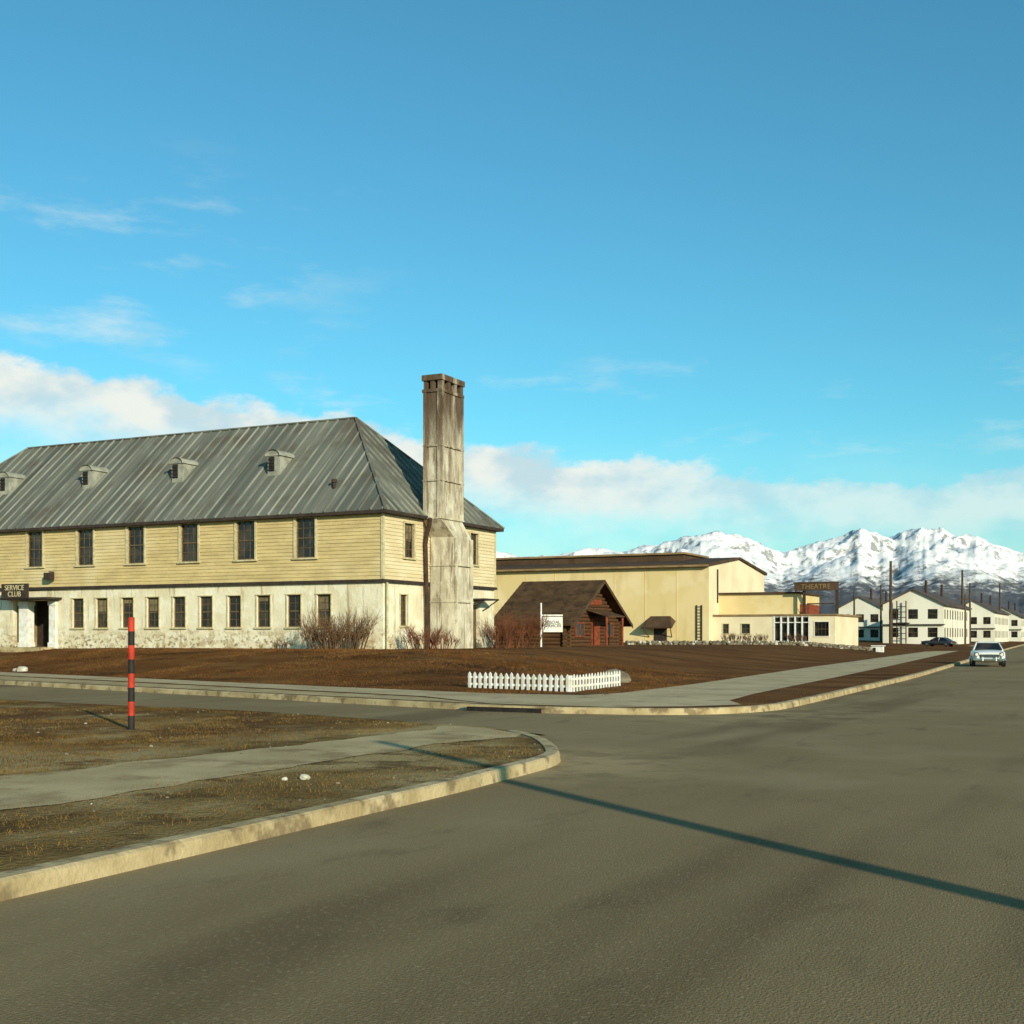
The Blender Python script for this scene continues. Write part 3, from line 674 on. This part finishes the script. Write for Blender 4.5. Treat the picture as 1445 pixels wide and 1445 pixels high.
for i in range(nst):
    z0=.12+H*i/nst; z1=.12+H*(i+1)/nst
    mb.cyl((-14.6,15.4,z0-(0.2 if i==0 else 0)),(-14.6,15.4,z1),.052,.052,16,m_black if i%2==0 else m_red,caps=(i in(0,nst-1)))
mb.obj('post',sp,smooth=False)
mb=MB(); rnd=random.Random(9)
A=Vector((-40,103.5));B=Vector((-20.5,115))
n=120
for i in range(n):
    p=A.lerp(B,i/n)
    for k in range(2):
        q=p+Vector((rnd.uniform(-.15,.15),rnd.uniform(-.15,.15))); mb.rock((q.x,q.y,hA(q.x,q.y)+.06+.17*k),rnd.uniform(.14,.24),m_rock if rnd.random()<.85 else m_wrock,seed=i+k*7)
mb.obj('low_stone_wall')
mb=MB(); mb.box(-20.6,-19.7,112.4,113.0,.1,.72,m_white); mb.box(-20.7,-19.6,112.3,113.1,.72,.8,m_white); mb.box(-20.5,-20.3,112.2,112.39,.2,.6,m_black); mb.obj('white_utility_box')
for i,xx in enumerate((-40.5,-37.8,-33)): shrub('bare_shrub',(xx,137),1.2,1.25,30,m_twig,31+i,.03)
# ------------------------------------------------------------------ cars
def car(name,loc,heading,paint,scl=1):
    root=empty(name,loc)
    st=[(-2.45,.62,.38,.62,.74),(-2.35,.80,.30,.72,.86),(-1.9,.88,.26,.86,.93),(-1.2,.91,.24,.90,.95),(-.2,.92,.24,.90,.96),(.8,.92,.24,.90,.97),(1.6,.91,.25,.90,.95),(2.15,.87,.28,.86,.90),(2.4,.80,.32,.78,.82),(2.48,.66,.40,.66,.70)]
    mb=MB(); rings=[]
    for x,w,zb_,zs,zt in st:
        half=[(0,zb_),(w*.7,zb_),(w*.97,zb_+.08),(w,(zb_+zs)/2),(w*.97,zs-.06),(w*.86,zs+.0),(w*.6,zt-.02),(0,zt)]
        ring=half+[(-a,b) for a,b in half[-2:0:-1]]
        rings.append([(x,a,b) for a,b in ring])
    n=len(rings[0])
    for r_ in rings: mb.v+=r_
    k=mb.mi(paint)
    for i in range(len(rings)-1):
        for j in range(n): mb.f.append((i*n+j,i*n+(j+1)%n,(i+1)*n+(j+1)%n,(i+1)*n+j)); mb.m.append(k)
    mb.f.append(tuple(range(n))); mb.m.append(k); mb.f.append(tuple((len(rings)-1)*n+j for j in range(n))[::-1]); mb.m.append(k)
    parts=[]
    o=mb.obj('body',None,True); parts.append(o); s_=o.modifiers.new('s','SUBSURF'); s_.levels=1; s_.render_levels=2
    c=MB()
    B0=[(-1.75,-.74,.92),(1.05,-.78,.93),(1.05,.78,.93),(-1.75,.74,.92)]; T0=[(-1.05,-.58,1.32),(.3,-.60,1.34),(.3,.60,1.34),(-1.05,.58,1.32)]
    c.hexa(B0+T0,m_glass)
    for i in range(4): c.cyl(B0[i],T0[i],.045,.04,6,paint)
    c.cyl((-.35,-.775,.93),(-.38,-.60,1.33),.035,.035,6,paint); c.cyl((-.35,.775,.93),(-.38,.60,1.33),.035,.035,6,paint)
    c.hexa([(-1.12,-.63,1.315),(.38,-.65,1.335),(.38,.65,1.335),(-1.12,.63,1.315),(-.95,-.45,1.39),(.15,-.47,1.41),(.15,.47,1.41),(-.95,.45,1.39)],paint)
    parts.append(c.obj('cabin'))
    d=MB()
    for x in(-1.5,1.5):
        for s in(-1,1):
            d.cyl((x,s*.70,.33),(x,s*.905,.33),.33,.33,20,m_tyre); d.cyl((x,s*.906,.33),(x,s*.93,.33),.22,.18,16,m_chrome)
    for s in(-1,1):
        d.cyl((2.3,s*.66,.70),(2.47,s*.66,.70),.13,.12,16,m_black); d.cyl((2.47,s*.66,.70),(2.485,s*.66,.70),.085,.08,16,m_white)
        d.cyl((-2.3,s*.66,.68),(-2.46,s*.66,.68),.08,.07,12,m_red)
        d.cyl((2.60,s*.35,.34),(2.60,s*.35,.56),.05,.04,8,m_chrome)
    d.box(2.46,2.58,-.86,.86,.38,.48,m_chrome); d.box(-2.56,-2.44,-.86,.86,.38,.48,m_chrome)
    d.box(2.44,2.5,-.50,.50,.52,.70,m_black)
    for i in range(3): d.box(2.5,2.52,-.46,.46,.54+i*.05,.555+i*.05,m_chrome)
    parts.append(d.obj('wheels_lights_bumpers'))
    for p in parts: p.parent=root
    root.rotation_euler=(0,0,heading); root.scale=(scl,scl,scl)
car('parked_car',(-7.15,72.4,0),R(-82),m_carw,.94)
car('parked_car',(-23.5,176,hA(-23.5,176)),R(160),m_card,.9)
# ------------------------------------------------------------------ mountains
prof=[(-3000,800),(-1500,770),(-600,790),(0,770),(400,785),(640,790),(700,778),(735,787),(790,783),(830,774),(880,777),(930,768),(985,755),(1010,750),(1040,755),(1070,766),(1105,781),(1150,766),(1185,758),(1215,745),(1240,755),(1262,757),(1290,746),(1325,746),(1350,755),(1380,758),(1400,766),(1437,780),(1600,770),(2200,760),(3500,790),(9000,800)]
def target(az):
    x=722.5+1760*math.tan(az)
    for (a,b),(c,d) in zip(prof,prof[1:]):
        if a<=x<=c: y=b+(d-b)*(x-a)/(c-a); break
    else: y=790
    return (897-y+1)/1760*math.cos(az)
NC,NR=1300,160; az0,az1=R(-40),R(46); r0_,r1_=5200.,12500.
rows=[]
for i in range(NC):
    az=az0+(az1-az0)*i/(NC-1); wa=az-R(26.5)
    colz=[]
    for j in range(NR):
        t=j/(NR-1); r=r0_+(r1_-r0_)*t; x=math.sin(wa)*r; y=math.cos(wa)*r
        q=Vector((x*.00070,y*.00070,.3))
        rm=noise.ridged_multi_fractal(q,.82,2.15,8,1.0,2.0)/2.2
        f=noise.fractal(q*.5,1,2,3)
        env=math.exp(-((t-.62)/.28)**2)+.2*math.exp(-((t-.2)/.14)**2)
        colz.append((x,y,r,env*(.46+.46*rm+.20*f)))
    rows.append((az,colz))
mx=[max(c[3]/c[2] for c in col) for _,col in rows]
K=12
sc=[]
for i in range(NC):
    a=max(0,i-K);b=min(NC,i+K+1); avg=sum(mx[a:b])/(b-a)
    sc.append(target(rows[i][0])/(.60*avg+.40*mx[i]))
v=[];f=[]
for i,(az,col) in enumerate(rows):
    for (x,y,r,h) in col: v.append((x,y,max(-5,h*sc[i])))
for i in range(NC-1):
    for j in range(NR-1): a=i*NR+j; f.append((a,a+1,a+NR+1,a+NR))
me=bpy.data.meshes.new('mountains'); me.from_pydata(v,[],f); me.update()
me.polygons.foreach_set('use_smooth',[True]*len(f))
m=bpy.data.materials.new('snow_and_rock'); m.use_nodes=True; nt=m.node_tree; b=nt.nodes['Principled BSDF']; b.inputs['Roughness'].default_value=.9; b.inputs['Specular IOR Level'].default_value=.1
geo=nd(nt,'ShaderNodeNewGeometry'); s1=nd(nt,'ShaderNodeSeparateXYZ'); nt.links.new(geo.outputs['Position'],s1.inputs[0])
s2=nd(nt,'ShaderNodeSeparateXYZ'); nt.links.new(geo.outputs['Normal'],s2.inputs[0])
n1=nz(nt,.011,7,rough=.72); n2=nz(nt,.0012,5,off=9)
hh=mth(nt,'ADD',s1.outputs[2],mth(nt,'MULTIPLY',mth(nt,'SUBTRACT',n1,.5),750.))
snow=ss(nt,hh,250,430)
rk=ss(nt,mth(nt,'ADD',mth(nt,'MULTIPLY',s2.outputs[2],.8),mth(nt,'MULTIPLY',n1,1.2)),1.10,1.25)
snow=mth(nt,'MULTIPLY',snow,mth(nt,'ADD',.25,mth(nt,'MULTIPLY',rk,.75)))
c=mix(nt,snow,mix(nt,ss(nt,n2,.4,.6),(.10,.105,.115),(.15,.145,.14)),(.90,.87,.82))
nt.links.new(c,b.inputs['Base Color'])
bn=nd(nt,'ShaderNodeBump'); bn.inputs['Strength'].default_value=.5; bn.inputs['Distance'].default_value=20; nt.links.new(n1,bn.inputs['Height']); nt.links.new(bn.outputs[0],b.inputs['Normal'])
me.materials.append(m); o=bpy.data.objects.new('mountains',me); scene.collection.objects.link(o)
# ------------------------------------------------------------------ world
SE=R(17.5); sd=Vector((.794*math.cos(SE),-.607*math.cos(SE),math.sin(SE)))
w=bpy.data.worlds.new('World'); scene.world=w; w.use_nodes=True; nt=w.node_tree; nt.nodes.clear()
out=nd(nt,'ShaderNodeOutputWorld'); sky=nd(nt,'ShaderNodeTexSky',sky_type='NISHITA'); sky.sun_disc=False
sky.sun_elevation=SE; sky.sun_rotation=math.atan2(.794,-.607); sky.air_density=1.0; sky.dust_density=.6; sky.ozone_density=2.5
tint=nd(nt,'ShaderNodeMix',data_type='RGBA',blend_type='MULTIPLY'); tint.inputs[0].default_value=1; tint.inputs[7].default_value=(.55,1.27,1.25,1)
nt.links.new(sky.outputs[0],tint.inputs[6])
bg=nd(nt,'ShaderNodeBackground'); bg.inputs[1].default_value=.12; nt.links.new(tint.outputs[2],bg.inputs[0])
tc=nd(nt,'ShaderNodeTexCoord'); sp_=nd(nt,'ShaderNodeSeparateXYZ'); nt.links.new(tc.outputs['Generated'],sp_.inputs[0])
X,Y,Z=sp_.outputs
az=mth(nt,'ARCTAN2',X,Y); hz=mth(nt,'SQRT',mth(nt,'ADD',mth(nt,'MULTIPLY',X,X),mth(nt,'MULTIPLY',Y,Y))); te_=mth(nt,'DIVIDE',Z,mth(nt,'MAXIMUM',hz,.001))
mr=nd(nt,'ShaderNodeMapRange'); nt.links.new(az,mr.inputs[0]); mr.inputs[1].default_value=-.86; mr.inputs[2].default_value=-.066
cr=nd(nt,'ShaderNodeValToRGB'); nt.links.new(mr.outputs[0],cr.inputs[0]); cr.color_ramp.interpolation='B_SPLINE'
pts=[(0,.214),(.1,.207),(.2,.194),(.32,.178),(.42,.166),(.52,.150),(.6,.142),(.7,.142),(.8,.127),(.88,.125),(1,.127)]
el=cr.color_ramp.elements
while len(el)<len(pts): el.new(.5)
for e_,(p,t) in zip(el,pts): e_.position=p; e_.color=(t*4,t*4,t*4,1)
top=mth(nt,'MULTIPLY',cr.outputs[0],.25)
cmb=nd(nt,'ShaderNodeCombineXYZ'); nt.links.new(mth(nt,'MULTIPLY',az,.62),cmb.inputs[0]); nt.links.new(te_,cmb.inputs[1])
def wn(scale,detail=5,st=(1,1,1),off=0,rough=.55):
    mp=nd(nt,'ShaderNodeMapping'); mp.inputs['Scale'].default_value=st; mp.inputs['Location'].default_value=(off,off,0); nt.links.new(cmb.outputs[0],mp.inputs[0])
    n=nd(nt,'ShaderNodeTexNoise'); n.inputs['Scale'].default_value=scale; n.inputs['Detail'].default_value=detail; n.inputs['Roughness'].default_value=rough; nt.links.new(mp.outputs[0],n.inputs['Vector']); return n.outputs['Fac']
na=wn(34,6,off=3.3,rough=.6); nb=wn(7,2,off=8)
d=mth(nt,'ADD',mth(nt,'SUBTRACT',top,te_),mth(nt,'ADD',mth(nt,'MULTIPLY',mth(nt,'SUBTRACT',na,.5),.06),mth(nt,'MULTIPLY',mth(nt,'SUBTRACT',nb,.5),.03)))
m1=ss(nt,d,0,.015)
fade=ss(nt,d,.025,.075,1,.25)
rightdim=ss(nt,az,-.45,-.2,1,.64)
m1=mth(nt,'MULTIPLY',mth(nt,'MULTIPLY',m1,fade),rightdim)
nw=wn(11,6,(1,2.0,1),5.5,.6)
ws=mth(nt,'MULTIPLY',ss(nt,nw,.50,.74,0,.5),mth(nt,'MULTIPLY',ss(nt,az,-.50,-.74),mth(nt,'MULTIPLY',ss(nt,te_,.18,.24),ss(nt,te_,.40,.30))))
nw2=wn(14,5,(1,2.2,1),1.5,.6)
ws2=mth(nt,'MULTIPLY',ss(nt,nw2,.52,.74,0,.4),mth(nt,'MULTIPLY',ss(nt,te_,.10,.16),ss(nt,te_,.24,.19)))
haze=ss(nt,te_,.18,.0,0,.5)
mask=mth(nt,'MAXIMUM',mth(nt,'MAXIMUM',m1,haze),mth(nt,'MAXIMUM',ws,ws2),clamp=True)
shade=ss(nt,wn(24,4,off=3.6),.35,.6)
cc=nd(nt,'ShaderNodeMix',data_type='RGBA'); nt.links.new(shade,cc.inputs[0]); cc.inputs[6].default_value=(.56,.74,.80,1); cc.inputs[7].default_value=(.86,.90,.84,1)
bg2=nd(nt,'ShaderNodeBackground'); nt.links.new(cc.outputs[2],bg2.inputs[0]); bg2.inputs[1].default_value=1.0
ms=nd(nt,'ShaderNodeMixShader'); nt.links.new(mask,ms.inputs[0]); nt.links.new(bg.outputs[0],ms.inputs[1]); nt.links.new(bg2.outputs[0],ms.inputs[2]); nt.links.new(ms.outputs[0],out.inputs[0])
# ------------------------------------------------------------------ sun, camera
s=bpy.data.lights.new('sun','SUN'); s.energy=5; s.angle=R(.5); s.color=(1,.90,.72)
so=bpy.data.objects.new('sun',s); scene.collection.objects.link(so); so.rotation_euler=(-sd).to_track_quat('-Z','Y').to_euler(); so.location=(20,-20,30)
cam=bpy.data.cameras.new('camera'); co=bpy.data.objects.new('camera',cam); scene.collection.objects.link(co)
co.location=(0,0,1.65); co.rotation_euler=(R(90),0,R(26.5)); cam.lens=43.85; cam.sensor_width=36; cam.shift_y=.1208; cam.clip_end=100000; cam.clip_start=.1
scene.camera=co
